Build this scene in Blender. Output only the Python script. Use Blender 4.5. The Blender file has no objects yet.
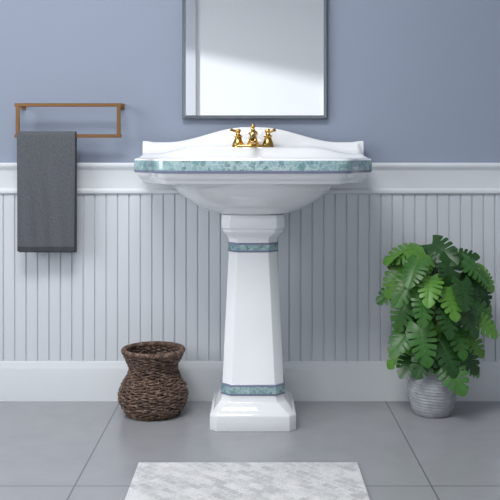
import bpy, bmesh, math, random
from mathutils import Vector, Matrix, noise
random.seed(7)
scene=bpy.context.scene
scene.view_settings.view_transform='Standard'
scene.view_settings.look='None'
F=875.0; CD=3.11; CH=0.87; CX=253; HY=155
def lin(c):
    c=c/255.0
    return c/12.92 if c<=0.04045 else ((c+0.055)/1.055)**2.4
def rgb(r,g,b): return (lin(r),lin(g),lin(b),1)
def P(px,py,y):
    s=F/(CD+y); return Vector(((px-CX)/s,y,CH+(HY-py)/s))
# ---------- material helpers
def mat(name,col,rough=0.5,metal=0.0,coat=0.0,spec=0.5):
    m=bpy.data.materials.new(name); m.use_nodes=True
    b=m.node_tree.nodes['Principled BSDF']
    b.inputs['Base Color'].default_value=col
    b.inputs['Roughness'].default_value=rough
    b.inputs['Metallic'].default_value=metal
    b.inputs['Coat Weight'].default_value=coat
    b.inputs['Specular IOR Level'].default_value=spec
    return m
def nd(m,t,**k):
    n=m.node_tree.nodes.new(t)
    for a,v in k.items(): setattr(n,a,v)
    return n
def lk(m,a,b): m.node_tree.links.new(a,b)
def bsdf(m): return m.node_tree.nodes['Principled BSDF']
def objco(m,scale=(1,1,1)):
    t=nd(m,'ShaderNodeTexCoord'); mp=nd(m,'ShaderNodeMapping')
    mp.inputs['Scale'].default_value=scale
    lk(m,t.outputs['Object'],mp.inputs['Vector']); return mp.outputs['Vector']
def ramp(m,fac,stops):
    r=nd(m,'ShaderNodeValToRGB'); e=r.color_ramp.elements
    while len(e)<len(stops): e.new(0.5)
    for i,(p,c) in enumerate(stops): e[i].position=p; e[i].color=c
    lk(m,fac,r.inputs['Fac']); return r.outputs['Color']
def noisetex(m,vec,scale,detail=4,rough=0.5,dist=0):
    n=nd(m,'ShaderNodeTexNoise'); n.inputs['Scale'].default_value=scale
    n.inputs['Detail'].default_value=detail; n.inputs['Roughness'].default_value=rough
    n.inputs['Distortion'].default_value=dist
    lk(m,vec,n.inputs['Vector']); return n.outputs['Fac']
def bump(m,h,strength=0.2,dist=0.01):
    b=nd(m,'ShaderNodeBump'); b.inputs['Strength'].default_value=strength; b.inputs['Distance'].default_value=dist
    lk(m,h,b.inputs['Height']); lk(m,b.outputs['Normal'],bsdf(m).inputs['Normal'])
def mth(m,op,a,b=None):
    n=nd(m,'ShaderNodeMath',operation=op)
    for i,v in enumerate((a,b)):
        if v is None: continue
        if isinstance(v,(int,float)): n.inputs[i].default_value=v
        else: lk(m,v,n.inputs[i])
    return n.outputs[0]
# materials
M_wall=mat('paint_blue_grey',rgb(144,155,173),0.6)
v=objco(M_wall); n=noisetex(M_wall,v,1.3,3); lk(M_wall,ramp(M_wall,n,[(0.3,rgb(141,151,170)),(0.7,rgb(143,153,172))]),bsdf(M_wall).inputs['Base Color'])
n2=noisetex(M_wall,v,180,2); bump(M_wall,n2,0.06,0.002)
M_trim=mat('trim_white',rgb(225,229,233),0.38)
M_bead=mat('beadboard_white',rgb(214,219,225),0.45)
M_light=mat('paint_light_grey',rgb(184,188,194),0.7)
M_front=mat('paint_white',rgb(240,242,244),0.7)
M_ceil=mat('ceiling_white',rgb(220,221,224),0.8)
M_porc=mat('porcelain',rgb(238,240,243),0.06,coat=0.6)
M_lav=mat('glaze_lavender',rgb(120,126,152),0.2)
M_marb=mat('marble_green',rgb(130,165,165),0.10,coat=0.6)
v=objco(M_marb)
a=noisetex(M_marb,v,26,7,0.7,1.4)
vo=nd(M_marb,'ShaderNodeTexVoronoi',feature='DISTANCE_TO_EDGE'); vo.inputs['Scale'].default_value=52
vc=nd(M_marb,'ShaderNodeTexVoronoi',feature='F1'); vc.inputs['Scale'].default_value=52
nz=nd(M_marb,'ShaderNodeTexNoise'); nz.inputs['Scale'].default_value=36; nz.inputs['Detail'].default_value=5; lk(M_marb,v,nz.inputs['Vector'])
vm=nd(M_marb,'ShaderNodeVectorMath',operation='MULTIPLY_ADD'); lk(M_marb,nz.outputs['Color'],vm.inputs[0]); vm.inputs[1].default_value=(.045,.045,.045); lk(M_marb,v,vm.inputs[2])
lk(M_marb,vm.outputs[0],vo.inputs['Vector']); lk(M_marb,vm.outputs[0],vc.inputs['Vector'])
bc=nd(M_marb,'ShaderNodeRGBToBW'); lk(M_marb,vc.outputs['Color'],bc.inputs[0])
fa=mth(M_marb,'ADD',mth(M_marb,'MULTIPLY',bc.outputs[0],.28),mth(M_marb,'MULTIPLY',a,.72))
base_c=ramp(M_marb,fa,[(0.30,rgb(84,120,126)),(0.43,rgb(112,150,154)),(0.56,rgb(138,171,174)),(0.70,rgb(178,200,202))])
vein=ramp(M_marb,vo.outputs['Distance'],[(0.0,(1,1,1,1)),(0.14,(0,0,0,1))])
mx=nd(M_marb,'ShaderNodeMix',data_type='RGBA'); 
bwv=nd(M_marb,'ShaderNodeRGBToBW'); lk(M_marb,vein,bwv.inputs[0])
lk(M_marb,mth(M_marb,'MULTIPLY',bwv.outputs[0],0.38),mx.inputs[0]); lk(M_marb,base_c,mx.inputs[6]); mx.inputs[7].default_value=rgb(208,220,223)
lk(M_marb,mx.outputs[2],bsdf(M_marb).inputs['Base Color'])
M_floor=mat('floor_tile',rgb(150,152,157),0.26)
v=objco(M_floor); sep=nd(M_floor,'ShaderNodeSeparateXYZ'); lk(M_floor,v,sep.inputs[0])
def gl(axis,off,pitch):
    t=mth(M_floor,'ADD',mth(M_floor,'DIVIDE',mth(M_floor,'SUBTRACT',sep.outputs[axis],off),pitch),50.5)
    t=mth(M_floor,'ABSOLUTE',mth(M_floor,'SUBTRACT',mth(M_floor,'FRACT',t),0.5))
    return mth(M_floor,'LESS_THAN',mth(M_floor,'MULTIPLY',t,pitch),0.0023)
g=mth(M_floor,'MAXIMUM',gl(0,0.469,0.938),gl(1,-0.81,0.81))
n=noisetex(M_floor,v,9,8,0.6)
c=ramp(M_floor,n,[(0.3,rgb(151,153,157)),(0.7,rgb(158,160,164))])
mx=nd(M_floor,'ShaderNodeMix',data_type='RGBA'); lk(M_floor,g,mx.inputs[0]); lk(M_floor,c,mx.inputs[6]); mx.inputs[7].default_value=rgb(112,114,117)
lk(M_floor,mx.outputs[2],bsdf(M_floor).inputs['Base Color'])
M_gold=mat('polished_brass',rgb(196,158,88),0.14,1.0)
M_bronze=mat('aged_brass',rgb(160,120,82),0.35,1.0)
M_mirror=mat('mirror_glass',rgb(244,247,249),0.0,1.0)
M_mbev=mat('mirror_bevel',rgb(190,198,205),0.03,1.0)
M_medge=mat('mirror_edge',rgb(60,68,76),0.3)
M_towel=mat('towel_grey',rgb(92,95,101),0.95,spec=0.1)
v=objco(M_towel); n=noisetex(M_towel,v,420,2); bump(M_towel,n,0.7,0.004)
lk(M_towel,ramp(M_towel,n,[(0.3,rgb(84,87,92)),(0.7,rgb(110,113,118))]),bsdf(M_towel).inputs['Base Color'])
M_towelb=mat('towel_band',rgb(62,65,70),0.9)
M_wick=mat('wicker',rgb(90,66,52),0.6)
v=objco(M_wick); n=noisetex(M_wick,v,60,4,0.7)
lk(M_wick,ramp(M_wick,n,[(0.3,rgb(52,38,32)),(0.5,rgb(96,74,62)),(0.72,rgb(160,134,116))]),bsdf(M_wick).inputs['Base Color'])
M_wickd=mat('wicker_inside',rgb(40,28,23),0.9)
M_pot=mat('pot_ceramic',rgb(168,171,177),0.6)
v=objco(M_pot); n=noisetex(M_pot,v,40,5); lk(M_pot,ramp(M_pot,n,[(0.3,rgb(144,147,153)),(0.7,rgb(170,173,178))]),bsdf(M_pot).inputs['Base Color'])
M_soil=mat('soil',rgb(50,38,30),0.95)
M_leaf=mat('leaf_green',rgb(60,120,50),0.36,spec=0.4)
at=nd(M_leaf,'ShaderNodeAttribute',attribute_name='Col'); lk(M_leaf,at.outputs['Color'],bsdf(M_leaf).inputs['Base Color'])
M_stem=mat('stem_green',rgb(76,108,50),0.5)
M_bark=mat('stem_brown',rgb(92,84,52),0.8)
M_rug=mat('rug_woven',rgb(215,216,218),0.95,spec=0.1)
v=objco(M_rug)
br=nd(M_rug,'ShaderNodeTexBrick'); br.inputs['Scale'].default_value=11; br.inputs['Mortar Size'].default_value=0.015
br.inputs['Color1'].default_value=(0,0,0,1); br.inputs['Color2'].default_value=(1,1,1,1); br.inputs['Mortar'].default_value=(0.8,0.8,0.8,1)
mp=nd(M_rug,'ShaderNodeMapping'); mp.inputs['Rotation'].default_value=(0,0,math.radians(45)); lk(M_rug,v,mp.inputs['Vector']); lk(M_rug,mp.outputs[0],br.inputs['Vector'])
n=noisetex(M_rug,v,100,6,0.8); n3=noisetex(M_rug,v,14,4,.7)
bw=nd(M_rug,'ShaderNodeRGBToBW'); lk(M_rug,br.outputs['Color'],bw.inputs[0])
f=mth(M_rug,'ADD',mth(M_rug,'MULTIPLY',bw.outputs[0],0.25),mth(M_rug,'ADD',mth(M_rug,'MULTIPLY',n,0.7),mth(M_rug,'MULTIPLY',n3,0.6)))
lk(M_rug,ramp(M_rug,f,[(0.62,rgb(186,187,189)),(0.78,rgb(207,208,209)),(0.95,rgb(224,224,225))]),bsdf(M_rug).inputs['Base Color'])
bump(M_rug,noisetex(M_rug,v,260,3),0.8,0.004)

# ---------- mesh helpers
def mk(name,verts,faces,mats,fm=None,smooth=False,parent=None,angle=None):
    me=bpy.data.meshes.new(name); me.from_pydata([tuple(p) for p in verts],[],faces)
    for m in mats: me.materials.append(m)
    if fm:
        for p,i in zip(me.polygons,fm): p.material_index=i
    bm=bmesh.new(); bm.from_mesh(me); bmesh.ops.recalc_face_normals(bm,faces=bm.faces); bm.to_mesh(me); bm.free()
    ob=bpy.data.objects.new(name,me); scene.collection.objects.link(ob)
    if smooth:
        for p in me.polygons: p.use_smooth=True
        if angle:
            me.set_sharp_from_angle(angle=math.radians(angle))
    if parent: ob.parent=parent
    return ob
class MB:
    def __init__(s): s.v=[];s.f=[];s.m=[]
    def box(s,x0,x1,y0,y1,z0,z1,mi=0):
        b=len(s.v)
        s.v+=[(x,y,z) for z in (z0,z1) for y in (y0,y1) for x in (x0,x1)]
        for q in ((0,2,3,1),(4,5,7,6),(0,1,5,4),(2,6,7,3),(0,4,6,2),(1,3,7,5)):
            s.f.append(tuple(b+i for i in q)); s.m.append(mi)
    def loft(s,rings,mi=0,caps=(True,True),mis=None,closed=True):
        b=len(s.v); n=len(rings[0])
        for r in rings: s.v+=[tuple(p) for p in r]
        for i in range(len(rings)-1):
            for j in range(n if closed else n-1):
                k=(j+1)%n
                s.f.append((b+i*n+j,b+i*n+k,b+(i+1)*n+k,b+(i+1)*n+j)); s.m.append(mis[i] if mis else mi)
        if caps[0]: s.f.append(tuple(b+j for j in range(n))[::-1]); s.m.append(mis[0] if mis else mi)
        if caps[1]: s.f.append(tuple(b+(len(rings)-1)*n+j for j in range(n))); s.m.append(mis[-1] if mis else mi)
    def lathe(s,prof,c=(0,0,0),n=24,mi=0,mat4=None,caps=(True,True)):
        rings=[]
        for r,z in prof:
            rg=[Vector((r*math.cos(2*math.pi*j/n),r*math.sin(2*math.pi*j/n),z)) for j in range(n)]
            if mat4: rg=[mat4@p for p in rg]
            rings.append([p+Vector(c) for p in rg])
        s.loft(rings,mi,caps)
    def tube(s,pts,rad,n=8,mi=0,closed=False,up=Vector((0,0,1))):
        pts=[Vector(p) for p in pts]; rings=[]; N=len(pts)
        if not hasattr(rad,'__len__'): rad=[rad]*N
        for i,p in enumerate(pts):
            if closed: t=pts[(i+1)%N]-pts[i-1]
            else: t=pts[min(i+1,N-1)]-pts[max(i-1,0)]
            t.normalize(); u=up if abs(t.dot(up))<0.95 else Vector((0,1,0)) 
            a=t.cross(u).normalized(); b2=a.cross(t)
            rings.append([p+(a*math.cos(2*math.pi*k/n)+b2*math.sin(2*math.pi*k/n))*rad[i] for k in range(n)])
        if closed: rings.append(rings[0])
        s.loft(rings,mi,(not closed,not closed))
    def obj(s,name,mats,smooth=False,parent=None,angle=None):
        return mk(name,s.v,s.f,mats,s.m,smooth,parent,angle)
def empty(name,loc=(0,0,0)):
    e=bpy.data.objects.new(name,None); scene.collection.objects.link(e); e.empty_display_size=0.1; return e
def bev(ob,w,seg=2,ang=30):
    m=ob.modifiers.new('b','BEVEL'); m.width=w; m.segments=seg; m.limit_method='ANGLE'; m.angle_limit=math.radians(ang)
# ---------- room
X0,X1,Y0,ZT=-2.3,2.3,-4.6,2.6
b=MB(); b.box(X0-.1,X1+.1,Y0-.1,.1,-.1,0); b.obj('floor',[M_floor])
b=MB(); b.box(X0-.1,X1+.1,Y0-.1,.1,ZT,ZT+.1); b.obj('ceiling',[M_ceil])
b=MB(); b.box(X0-.1,X1+.1,0,.1,0,ZT); b.obj('wall_back',[M_wall])
b=MB(); b.box(X1,X1+.1,Y0,0,0,ZT); b.obj('wall_right',[M_light])
b=MB()
b.box(X0-.1,X0,Y0,-2.9,0,ZT); b.box(X0-.1,X0,-0.9,0,0,ZT); b.box(X0-.1,X0,-2.9,-.9,0,.8); b.box(X0-.1,X0,-2.9,-.9,2.2,ZT)
b.obj('wall_left',[M_light])
b=MB()
for y in (-2.9,-.95): b.box(X0-.06,X0-.02,y,y+.05,.8,2.2)
for z in (.8,2.15): b.box(X0-.055,X0-.025,-2.9,-.9,z,z+.05)
b.obj('added_window',[M_trim])  # unseen window frame, added to house the light from the left
b=MB(); b.box(X0,X1,Y0-.1,Y0,0,ZT); b.obj('wall_front',[M_front])
M_case=mat('added_casing_paint',rgb(206,211,217),.5)
b=MB(); b.box(-.63,-.50,Y0+.002,Y0+.04,0,2.45); b.box(.64,.77,Y0+.002,Y0+.04,0,2.45); b.obj('added_casing',[M_case])  # unseen casing strips, added to give the mirror edges to reflect
# beadboard with grooves
pitch=0.0405; prof=[]
x=X0
yb=-0.010; yg=-0.0045
while x<X1-pitch:
    prof+=[(x,yg),(x+.0008,yb+.0010),(x+.0020,yb),(x+pitch-.0052,yb),(x+pitch-.0040,yb+.0010),(x+pitch-.0032,yg)]
    x+=pitch
prof.append((X1,yg))
b=MB(); b.loft([[(px,py,.10) for px,py in prof],[(px,py,.76) for px,py in prof]],0,(False,False),closed=False)
b.obj('trim_1',[M_bead])
def profx(name,pr,m):
    b=MB(); b.loft([[(X0,y,z) for y,z in pr],[(X1,y,z) for y,z in pr]]); o=b.obj(name,[m],smooth=True,angle=35); return o
profx('trim_2',[(0,.731),(-.012,.731),(-.019,.735),(-.021,.742),(-.019,.748),(-.014,.752),(-.0145,.812),(-.017,.818),(-.022,.824),(-.026,.830),(-.027,.837),(-.025,.842),(0,.8425)],M_trim)
profx('baseboard_back',[(0,0),(-.018,0),(-.018,.112),(-.0165,.120),(-.014,.126),(-.014,.132),(-.011,.139),(0,.141)],M_trim)
# ---------- mirror
b=MB(); x0,x1,z0,z1=-.25,.262,.997,1.85
def rect(i,y): return [(x0+i,y,z0+i),(x1-i,y,z0+i),(x1-i,y,z1-i),(x0+i,y,z1-i)]
b.loft([rect(0,-.002),rect(0,-.021),rect(.0025,-.0225),rect(.013,-.0240),rect(.0135,-.0240)],mis=[0,0,1,2],caps=(True,True))
b.m[-1]=2
for i in range(4,8): b.m[i]=0
b.obj('wall_mirror',[M_medge,M_mbev,M_mirror])
# ---------- sink
sink=empty('pedestal_sink')
half=[(.392,-.030),(.390,-.036),(.388,-.12),(.386,-.22),(.380,-.318),(.377,-.330),(.368,-.340),(.335,-.385),(.318,-.425),(.300,-.478),(.285,-.498),(.265,-.508),(.18,-.517),(.09,-.520)]
poly=[(0,-.030),(.2,-.030),(.388,-.030)]+half[1:]+[(0,-.5205)]
poly=poly+[(-x,y) for x,y in poly[::-1][1:-1]]
for _ in range(2):
    q=[]
    for i in range(len(poly)):
        a=Vector(poly[i]); c=Vector(poly[(i+1)%len(poly)]); q+=[a*.75+c*.25,a*.25+c*.75]
    poly=[tuple(p) for p in q]
cen=Vector((0,-.275))
def out(ins,z):
    r=[]; n=len(poly)
    for i,p in enumerate(poly):
        t=(Vector(poly[(i+1)%n])-Vector(poly[i-1])).normalized(); nn=Vector((-t.y,t.x))
        if nn.dot(cen-Vector(p))<0: nn=-nn
        q=Vector(p)+nn*ins; r.append((q.x,q.y,z))
    return r
def ell(cx,cy,rx,ry,z,e=2.0):
    r=[]
    for p in poly:
        d=Vector(((p[0]-0)/.39,(p[1]-cen.y)/.245)); a=math.atan2(d.y,d.x); c,s=math.cos(a),math.sin(a)
        r.append((cx+rx*math.copysign(abs(c)**(2/e),c),cy+ry*math.copysign(abs(s)**(2/e),s),z))
    return r
R=[ell(0,-.23,.095,.085,.672,3),ell(0,-.23,.102,.09,.680,3),ell(0,-.24,.145,.12,.690,2.6),ell(0,-.25,.188,.15,.712,2.5),ell(0,-.265,.228,.175,.740,2.5),ell(0,-.272,.250,.188,.764,2.6),ell(0,-.275,.262,.196,.778,2.8),
 out(.046,.780),out(.038,.7805),out(.030,.7825),out(.027,.787),out(.0265,.791),out(.022,.794),out(.016,.800),out(.012,.807),out(.011,.813),out(.004,.8150),out(.001,.8165),out(0,.8225),out(0,.8235),out(0,.8530),out(.002,.8575),out(.008,.8600),out(.02,.8595),out(.03,.857),
 ell(0,-.345,.285,.135,.855,2.6),ell(0,-.345,.272,.124,.846,2.5),ell(0,-.335,.24,.105,.80,2.4),ell(0,-.32,.17,.08,.755,2.2),ell(0,-.31,.04,.03,.735,2)]
ms=[0]*(len(R)-1); ms[16]=1; ms[17]=1; ms[18]=1; ms[19]=2
b=MB(); b.loft(R,mis=ms); b.obj('basin',[M_porc,M_lav,M_marb],smooth=True,parent=sink,angle=50)
def ss(a,c,x):
    t=max(0,min(1,(x-a)/(c-a))); return t*t*(3-2*t)
def Bz(x):
    x=abs(x)
    z=.915+ .052*(1-ss(.03,.30,x))
    if x>.345: z+=.004*ss(.345,.375,x)
    return z
nx=90; ys=[.030,.031,.034,.038,.044,.048,.052,.056,.062,.070,.085,.11,.14,.155,.165,.175,.185,.195,.202]
rows=[]
for t in ys:
    row=[]
    for i in range(nx+1):
        x=-.386+.772*i/nx
        top=Bz(x); edge=ss(.386,.368,abs(x)) 
        deck=.8965-.022*ss(.20,.34,abs(x))
        if t<.044: z=top-(.006*(1-ss(.030,.036,t)))
        else: z=top+(deck-top)*ss(.044,.075,t)
        z=z+(.858-z)*ss(.15,.200,t)
        if t>.05: z=.858+(z-.858)*(0.25+.75*edge)
        row.append((x,-t,z))
    rows.append([(row[0][0],-t,.855)]+row+[(row[-1][0],-t,.855)])
b=MB(); b.loft(rows,caps=(True,True)); b.obj('backsplash_deck',[M_porc],smooth=True,parent=sink,angle=60)
def oc(z,a,bb,c,yc=-.22):
    return [(a,yc-bb+c,z),(a,yc+bb-c,z),(a-c,yc+bb,z),(-a+c,yc+bb,z),(-a,yc+bb-c,z),(-a,yc-bb+c,z),(-a+c,yc-bb,z),(a-c,yc-bb,z)][::-1]
pr=[(0,.137,.14,.022),(.048,.137,.14,.022),(.054,.133,.136,.022),(.058,.126,.13,.022),(.066,.121,.125,.023),(.076,.112,.117,.025),(.084,.104,.109,.027),(.092,.102,.107,.028),(.104,.1005,.105,.028),
 (.105,.1035,.108,.029),(.110,.1035,.108,.029),(.132,.1025,.107,.029),(.137,.1025,.107,.029),(.138,.0985,.103,.029),(.34,.089,.094,.029),(.558,.0785,.084,.029),
 (.559,.0815,.087,.030),(.564,.0815,.087,.030),(.582,.081,.087,.030),(.587,.081,.087,.030),(.588,.078,.084,.029),(.600,.079,.085,.029),(.610,.084,.090,.029),(.618,.092,.098,.028),(.624,.096,.102,.027),(.632,.097,.103,.027),(.636,.101,.107,.026),(.664,.101,.107,.026),(.678,.098,.104,.026)]
mis=[0]*(len(pr)-1)
for i in (8,9,11,12): mis[i]=1
mis[10]=2
for i in (15,16,18,19): mis[i]=1
mis[17]=2
b=MB(); b.loft([oc(*p) for p in pr],mis=mis); b.m[-1]=0
o=b.obj('pedestal',[M_porc,M_lav,M_marb],parent=sink); bev(o,.0025,2,25)
for p in o.data.polygons: p.use_smooth=True
o.data.set_sharp_from_angle(angle=math.radians(60))
# ---------- faucet
b=MB(); fz=.8968; fy=-.115
def stad(hx,hy,z,n=32):
    r=[]
    for i in range(n):
        a=2*math.pi*i/n; c,s=math.cos(a),math.sin(a)
        r.append(((hx-hy)*(1 if c>0 else -1)*(abs(c)>1e-6)+hy*c,fy+hy*s,z))
    return r
b.loft([stad(.073,.026,fz),stad(.073,.026,fz+.006),stad(.070,.023,fz+.009)])
for sx in (-1,1):
    c=(sx*.051,fy,fz+.008)
    b.lathe([(.020,0),(.0195,.004),(.016,.012),(.013,.020),(.012,.025),(.015,.028),(.015,.031),(.009,.034),(.007,.040),(.010,.044),(.010,.050),(.006,.054),(.001,.055)],c)
    p0=Vector((sx*.051,fy,fz+.054)); 
    b.tube([p0-Vector((sx*.008,0,0)),p0+Vector((sx*.008,-.003,.0)),p0+Vector((sx*.018,-.01,.003)),p0+Vector((sx*.024,-.014,.005))],[.0045,.005,.0045,.006],10)
b.lathe([(.021,0),(.020,.006),(.017,.014),(.014,.024),(.0135,.034),(.017,.038),(.017,.043),(.011,.048),(.006,.052),(.005,.057),(.008,.061),(.0075,.066),(.003,.070),(.001,.071)],(0,fy,fz+.008))
b.tube([(0,fy,fz+.028),(0,fy-.03,fz+.038),(0,fy-.06,fz+.040),(0,fy-.085,fz+.034),(0,fy-.10,fz+.022),(0,fy-.103,fz+.012)],[.013,.012,.0115,.011,.0105,.011],14)
b.obj('faucet',[M_gold],smooth=True,angle=45)
# ---------- towel rack
rk=empty('towel_rack'); b=MB()
def Q(px,py,y=-.075): return P(px,py,y)
t=.0058
a=Q(16,105); c=Q(120.5,136)
xl,xr,zt,zb=a.x,c.x,a.z,c.z
yf=-.075
b.box(xl-.004,xr+.004,yf-t,yf+t,zt-t,zt+t); b.box(xl-.004,xr+.004,yf-t,yf+t,zb-t,zb+t)
b.box(xl,xl+.012,yf-t*.9,yf+t*.9,zb-t*.9,zt+t*.9); b.box(xr-.012,xr,yf-t*.9,yf+t*.9,zb-t*.9,zt+t*.9)
for x in (xl+.006,xr-.006):
    b.box(x-.0055,x+.0055,yf,-.001,zt-.0055,zt+.0055)
    b.box(x-.009,x+.009,-.007,-.001,zt-.012,zt+.009)
o=b.obj('frame',[M_bronze],parent=rk); bev(o,.001,1)
xa=Q(18,200).x; xb=Q(76,200).x; zbot=Q(50,251).z
b=MB(); th=.006; nx=40
path=[]
zbk=zbot-.006
for i in range(25): path.append((yf+.0125,zbk+(zb-zbk)*i/24))
for i in range(1,12):
    an=math.pi*i/12; path.append((yf+.0125*math.cos(an),zb+.0125*math.sin(an)))
for i in range(25): path.append((yf-.0125,zb-(zb-zbot)*i/24))
def tw(x,s,off,front):
    y,z=s
    k=max(0,min(1,(zb-z)/.3))
    w=.0035*k*math.sin((x-xa)*55+z*3)+.002*k*math.sin((x-xa)*120+1+z*8)
    return y+off+(w if front else w*.3)
rings=[]
for j in range(nx+1):
    f_=j/nx; outer=[];inner=[]
    for i,(y,z) in enumerate(path):
        front=i>30
        k=max(0,min(1,(zb-z)/.4)); x=xa+(xb-xa)*f_+ (-.004*k*(f_-.3) if front else 0)
        if i<25: d=(1,0)
        elif i>=36: d=(-1,0)
        else:
            an=math.pi*(i-24)/12; d=(math.cos(an),math.sin(an))
        yy=tw(x,(y,z),0,front)
        outer.append((x,yy+d[0]*th*.6,z+d[1]*th*.6)); inner.append((x,yy-d[0]*th*.4,z-d[1]*th*.4))
    rings.append(outer+inner[::-1])
b.loft(rings)
nseg=len(rings[0])
for fi in range(len(b.m)):
    if fi<nx*nseg:
        j=fi%nseg
        if j<len(path)-1:
            z=path[j][1]
            if j>36 and (zbot+.012<z<zbot+.032): b.m[fi]=1
o=b.obj('towel',[M_towel,M_towelb],smooth=True,angle=60); o.parent=rk
# ---------- basket
bk=empty('wicker_basket'); c0=P(153.5,400,-.16); bx,by=c0.x,-.165
prof=[(.086,.004),(.100,.025),(.111,.05),(.113,.072),(.106,.095),(.093,.115),(.081,.135),(.077,.150),(.079,.165),(.087,.182),(.095,.198),(.098,.208),(.099,.214)]
def pr_r(z):
    for (r0,z0),(r1,z1) in zip(prof,prof[1:]):
        if z<=z1:
            t=(z-z0)/(z1-z0); return r0+(r1-r0)*max(0,t)
    return prof[-1][0]
b=MB(); rows=42; N=180; ns=30
for k in range(rows):
    z=.0045+k*(.206/(rows-1)); r0=pr_r(z); pts=[]
    ph=random.random()*.6; rr=.0029+random.random()*.0009
    sh=random.uniform(-.25,.25)
    for j in range(N):
        a=2*math.pi*j/N
        w=math.cos(ns/2*a+math.pi*(k%2)+sh)*.0036
        zz=z+.0016*math.sin(a*5+ph*10)+.0013*math.sin(a*13+k*1.7)
        r=r0+w+.0012*math.sin(a*7+k*2.3)
        pts.append((bx+r*math.cos(a),by+r*math.sin(a),max(zz,.0042)))
    b.tube(pts,rr,6,closed=True)
for j in range(ns):
    a=2*math.pi*j/ns
    b.tube([(bx+pr_r(z)*math.cos(a),by+pr_r(z)*math.sin(a),z) for z in [.005+i*.0130 for i in range(17)]],.0026,6)
for j in range(26):
    a0=random.uniform(0,2*math.pi); z0_=random.uniform(.015,.17); sg=random.choice((-1,1)); pts=[]
    for i in range(14):
        a=a0+sg*i*.07; z=z0_+i*.0028; r=pr_r(z)+.0045+.0012*math.sin(i*1.3)
        pts.append((bx+r*math.cos(a),by+r*math.sin(a),z))
    b.tube(pts,.0022,5)
for s in range(3):
    pts=[]
    for j in range(220):
        a=2*math.pi*j/220; ph=a*21+s*2*math.pi/3
        r=.099+.0048*math.cos(ph); z=.214+.0048*math.sin(ph)
        pts.append((bx+r*math.cos(a),by+r*math.sin(a),z))
    b.tube(pts,.0044,6,closed=True)
b.obj('weave',[M_wick],smooth=True,parent=bk)
b=MB(); b.lathe([(r-.004,z) for r,z in prof],(bx,by,0),48,caps=(True,False)); b.obj('lining',[M_wickd],smooth=True,parent=bk)
# ---------- plant
pl=empty('potted_monstera'); py=-.165
pc=P(432,400,py); px_=pc.x
b=MB(); N=96; rings=[]
pp=[(.054,.0),(.060,.004),(.071,.025),(.079,.055),(.082,.085),(.081,.115),(.078,.142),(.075,.158)]
def ppr(z):
    for (r0,z0),(r1,z1) in zip(pp,pp[1:]):
        if z<=z1: return r0+(r1-r0)*(z-z0)/(z1-z0)
    return pp[-1][0]
K=90
for i in range(K+1):
    z=.158*i/K; r=ppr(z); ring=[]
    amp=.0008*ss(0,.012,z)*(1-ss(.146,.155,z))
    for j in range(N):
        a=2*math.pi*j/N
        g_=math.sin(z*620+2.2*math.sin(a*3)+1.2*math.sin(a*5+1))
        rr=r+amp*g_
        ring.append((px_+rr*math.cos(a),py+rr*math.sin(a),z))
    rings.append(ring)
for r,z in ((.073,.160),(.069,.158),(.068,.14)):
    rings.append([(px_+r*math.cos(2*math.pi*j/N),py+r*math.sin(2*math.pi*j/N),z) for j in range(N)])
b.loft(rings); b.obj('pot',[M_pot],smooth=True,parent=pl)
b=MB(); b.lathe([(.068,.141),(.068,.147),(.04,.152),(.005,.153)],(px_,py,0),32); b.obj('soil',[M_soil],smooth=True,parent=pl)
V=[];Fc=[];C=[]
def leaf(base,T,Nn,L,W,col,curl=.35):
    T=T.normalized(); Nn=(Nn-T*Nn.dot(T)).normalized(); S=T.cross(Nn)
    nt=84; us=[0,.05,.2,.36,.52,.68,.82,.93,1]
    for side in (-1,1):
        j_=lambda: random.uniform(-.02,.02)
        notch=[.22+j_(),.37+j_(),.52+j_(),.67+j_(),.82]
        nd_=[random.uniform(.5,.7),random.uniform(.30,.5),random.uniform(.24,.40),random.uniform(.28,.42),random.uniform(.42,.6)]
        idx=[]
        bound=[-.12]+notch+[1.04]
        for i in range(nt+1):
            t=i/nt
            w=W*.5*((min(1,(t+.10)/.32)**.5)*max(0,1-t**2.3)**.62)*1.02
            m=1.0
            for nn,dp in zip(notch,nd_):
                d_=abs(t-nn)
                if d_<.014: m=min(m,dp)
                elif d_<.026: m=min(m,.84)
                elif d_<.038: m=min(m,.95)
            row=[]
            for u in us:
                uu=u*m
                lat=uu*w
                al=t*L+(uu*W*.5)*(.42*t+.02)-(uu**1.3)*L*.34*(1-t)**3
                z=-curl*L*(al/L)**2*.5 - .36*lat*lat/W*1.4 + .16*lat
                p=base+T*al+S*(side*lat)+Nn*z
                row.append(len(V)); V.append(p)
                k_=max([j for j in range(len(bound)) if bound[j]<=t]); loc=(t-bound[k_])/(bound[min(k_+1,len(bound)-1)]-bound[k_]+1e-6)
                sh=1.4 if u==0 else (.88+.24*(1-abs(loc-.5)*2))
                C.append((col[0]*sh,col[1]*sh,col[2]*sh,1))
            idx.append(row)
        for i in range(nt):
            for k in range(len(us)-1):
                Fc.append((idx[i][k],idx[i+1][k],idx[i+1][k+1],idx[i][k+1]) if side>0 else (idx[i][k],idx[i][k+1],idx[i+1][k+1],idx[i+1][k]))
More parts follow.
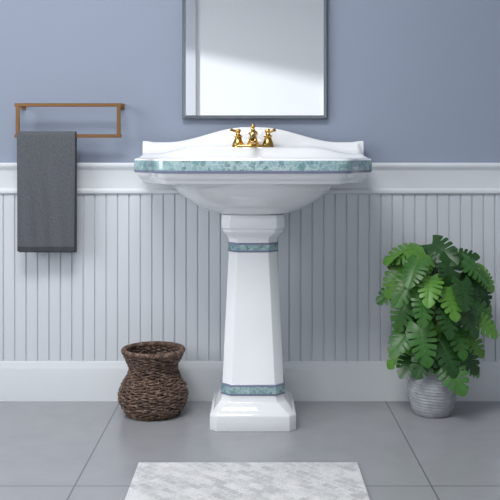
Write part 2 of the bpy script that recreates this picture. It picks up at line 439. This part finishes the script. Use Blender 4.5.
leafpx=[
(407,251,-.02,.105),(396,259,.01,.095),(424,262,-.06,.105),(440,249,-.03,.10),(460,255,.01,.10),(451,271,-.08,.105),(472,280,-.03,.105),(484,290,.01,.105),(480,308,-.03,.105),
(396,277,-.01,.11),(392,292,.02,.10),(407,286,-.08,.11),(430,283,-.11,.10),(450,297,-.11,.105),(466,312,-.09,.105),(403,308,-.05,.105),
(458,334,-.10,.105),(472,340,-.02,.10),(404,336,-.04,.11),(402,352,.0,.10),(422,340,-.11,.105),(446,352,-.11,.11),(466,354,-.04,.105),
(451,370,-.11,.12),(470,362,.02,.095),(426,358,-.09,.095),(413,300,.05,.10),(452,285,.06,.10),(432,258,.06,.10),(470,265,.06,.10),(415,350,.05,.10),(455,340,.05,.10),(411,360,-.03,.09),(436,314,.0,.09),
(474,268,-.04,.095),(482,322,-.05,.095),(414,270,-.10,.095),(464,292,-.12,.095),(418,318,-.03,.10),(442,334,-.06,.095),(410,324,.02,.10),(476,298,.04,.10),(424,304,-.13,.09),(448,316,-.13,.09),(486,278,-.02,.085),(436,270,.02,.10)]
sb=MB()
for i in range(6):
    a=i*1.047; bx_=px_+.02*math.cos(a); by_=py+.02*math.sin(a)
    pts=[(bx_,by_,.14),(bx_+.006*math.sin(i),by_+.004,.22),(bx_+.014*math.cos(a),by_+.014*math.sin(a),.32),(bx_+.03*math.cos(a),by_+.02*math.sin(a),.44)]
    sb.tube(pts,[.008,.007,.006,.004],8,mi=1)
for (lx,ly,dy,sz) in leafpx:
    yy=max(-.42,min(-.07,py+dy)); ctr=P(lx,ly,yy)
    ax=Vector((px_+.0,py,ctr.z)); o_=ctr-ax; hor=Vector((o_.x,o_.y*.8-.02,0))
    hl=hor.length
    hn=hor.normalized() if hl>1e-3 else Vector((0,-1,0))
    T=hn*(.75+random.uniform(-.2,.3))+Vector((random.uniform(-.4,.4),random.uniform(-.3,.1),-.75+random.uniform(-.3,.35)+ (.6 if ly<262 else 0)))
    Nn=hn*.40+Vector((random.uniform(-.4,.4),-.80,.65+random.uniform(-.35,.35)))
    T.normalize()
    L=sz*random.uniform(.82,1.0); W=L*random.uniform(.95,1.1)
    g=random.random()
    if g<.25: col=(lin(90),lin(140),lin(56))
    elif g<.6: col=(lin(56),lin(104),lin(42))
    else: col=(lin(37),lin(75),lin(32))
    base=ctr-T*L*.45
    if base.y>-.05: base.y=-.05
    tip=base+T*L
    if tip.y>-.05: T=(Vector((tip.x,-.05,tip.z))-base).normalized()
    leaf(base,T,Nn,L,W,col,random.uniform(.25,.8))
    s0=Vector((px_+random.uniform(-.02,.02),py+random.uniform(-.02,.02),max(.15,min(.42,base.z-random.uniform(.05,.14)))))
    mid=(s0+base)/2+Vector((0,0,.035))
    pts=[]
    for k in range(9):
        t_=k/8; pts.append(s0*(1-t_)**2+mid*2*t_*(1-t_)+base*t_**2)
    sb.tube(pts,[.003]*8+[.002],6,mi=0)
sb.obj('stems',[M_stem,M_bark],smooth=True,parent=pl)
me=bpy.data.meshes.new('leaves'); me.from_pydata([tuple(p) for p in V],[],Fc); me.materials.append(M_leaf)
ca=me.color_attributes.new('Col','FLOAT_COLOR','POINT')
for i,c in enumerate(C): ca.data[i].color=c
for p in me.polygons: p.use_smooth=True
lo=bpy.data.objects.new('leaves',me); scene.collection.objects.link(lo); lo.parent=pl
# ---------- rug
b=MB()
b.box(-.322,.294,-1.35,-.648,.0005,.006); o=b.obj('bath_rug',[M_rug]); bev(o,.002,2)
# ---------- lights
def area(name,loc,rot,sx,sy,p,col=(1,1,1)):
    l=bpy.data.lights.new(name,'AREA'); l.shape='RECTANGLE'; l.size=sx; l.size_y=sy; l.energy=p; l.color=col
    o=bpy.data.objects.new(name,l); o.location=loc; o.rotation_euler=[math.radians(a) for a in rot]; scene.collection.objects.link(o)
area('added_overhead_light',(-.5,-1.75,2.57),(0,0,0),1.1,.8,45,(1,.995,.985))  # area light added for soft overhead light, no fixture modelled
area('added_left_light',(X0-.12,-1.9,1.5),(0,-90,0),1.4,2.0,46,(.985,.99,1))  # area light added outside the opening to light the room from the left
sl=bpy.data.lights.new('added_sun','SUN'); sl.energy=2.4; sl.angle=math.radians(2.5); sl.color=(1,.99,.97)  # added to throw a bright slanted patch on wall_front for the mirror
so=bpy.data.objects.new('added_sun',sl); scene.collection.objects.link(so); so.location=(-5,1,3)
so.rotation_euler=Vector((.80,-.85,-.17)).to_track_quat('-Z','Y').to_euler()
w=bpy.data.worlds.new('World'); scene.world=w; w.use_nodes=True
w.node_tree.nodes['Background'].inputs[0].default_value=(.85,.92,1,1); w.node_tree.nodes['Background'].inputs[1].default_value=1.0
# ---------- camera
cam=bpy.data.cameras.new('Camera'); cam.sensor_width=36; cam.lens=F*36/500
cam.shift_x=-(CX-250)/500; cam.shift_y=-(250-HY)/500; cam.clip_start=.05
co=bpy.data.objects.new('Camera',cam); co.location=(0,-CD,CH); co.rotation_euler=(math.radians(90),0,0); scene.collection.objects.link(co)
scene.camera=co
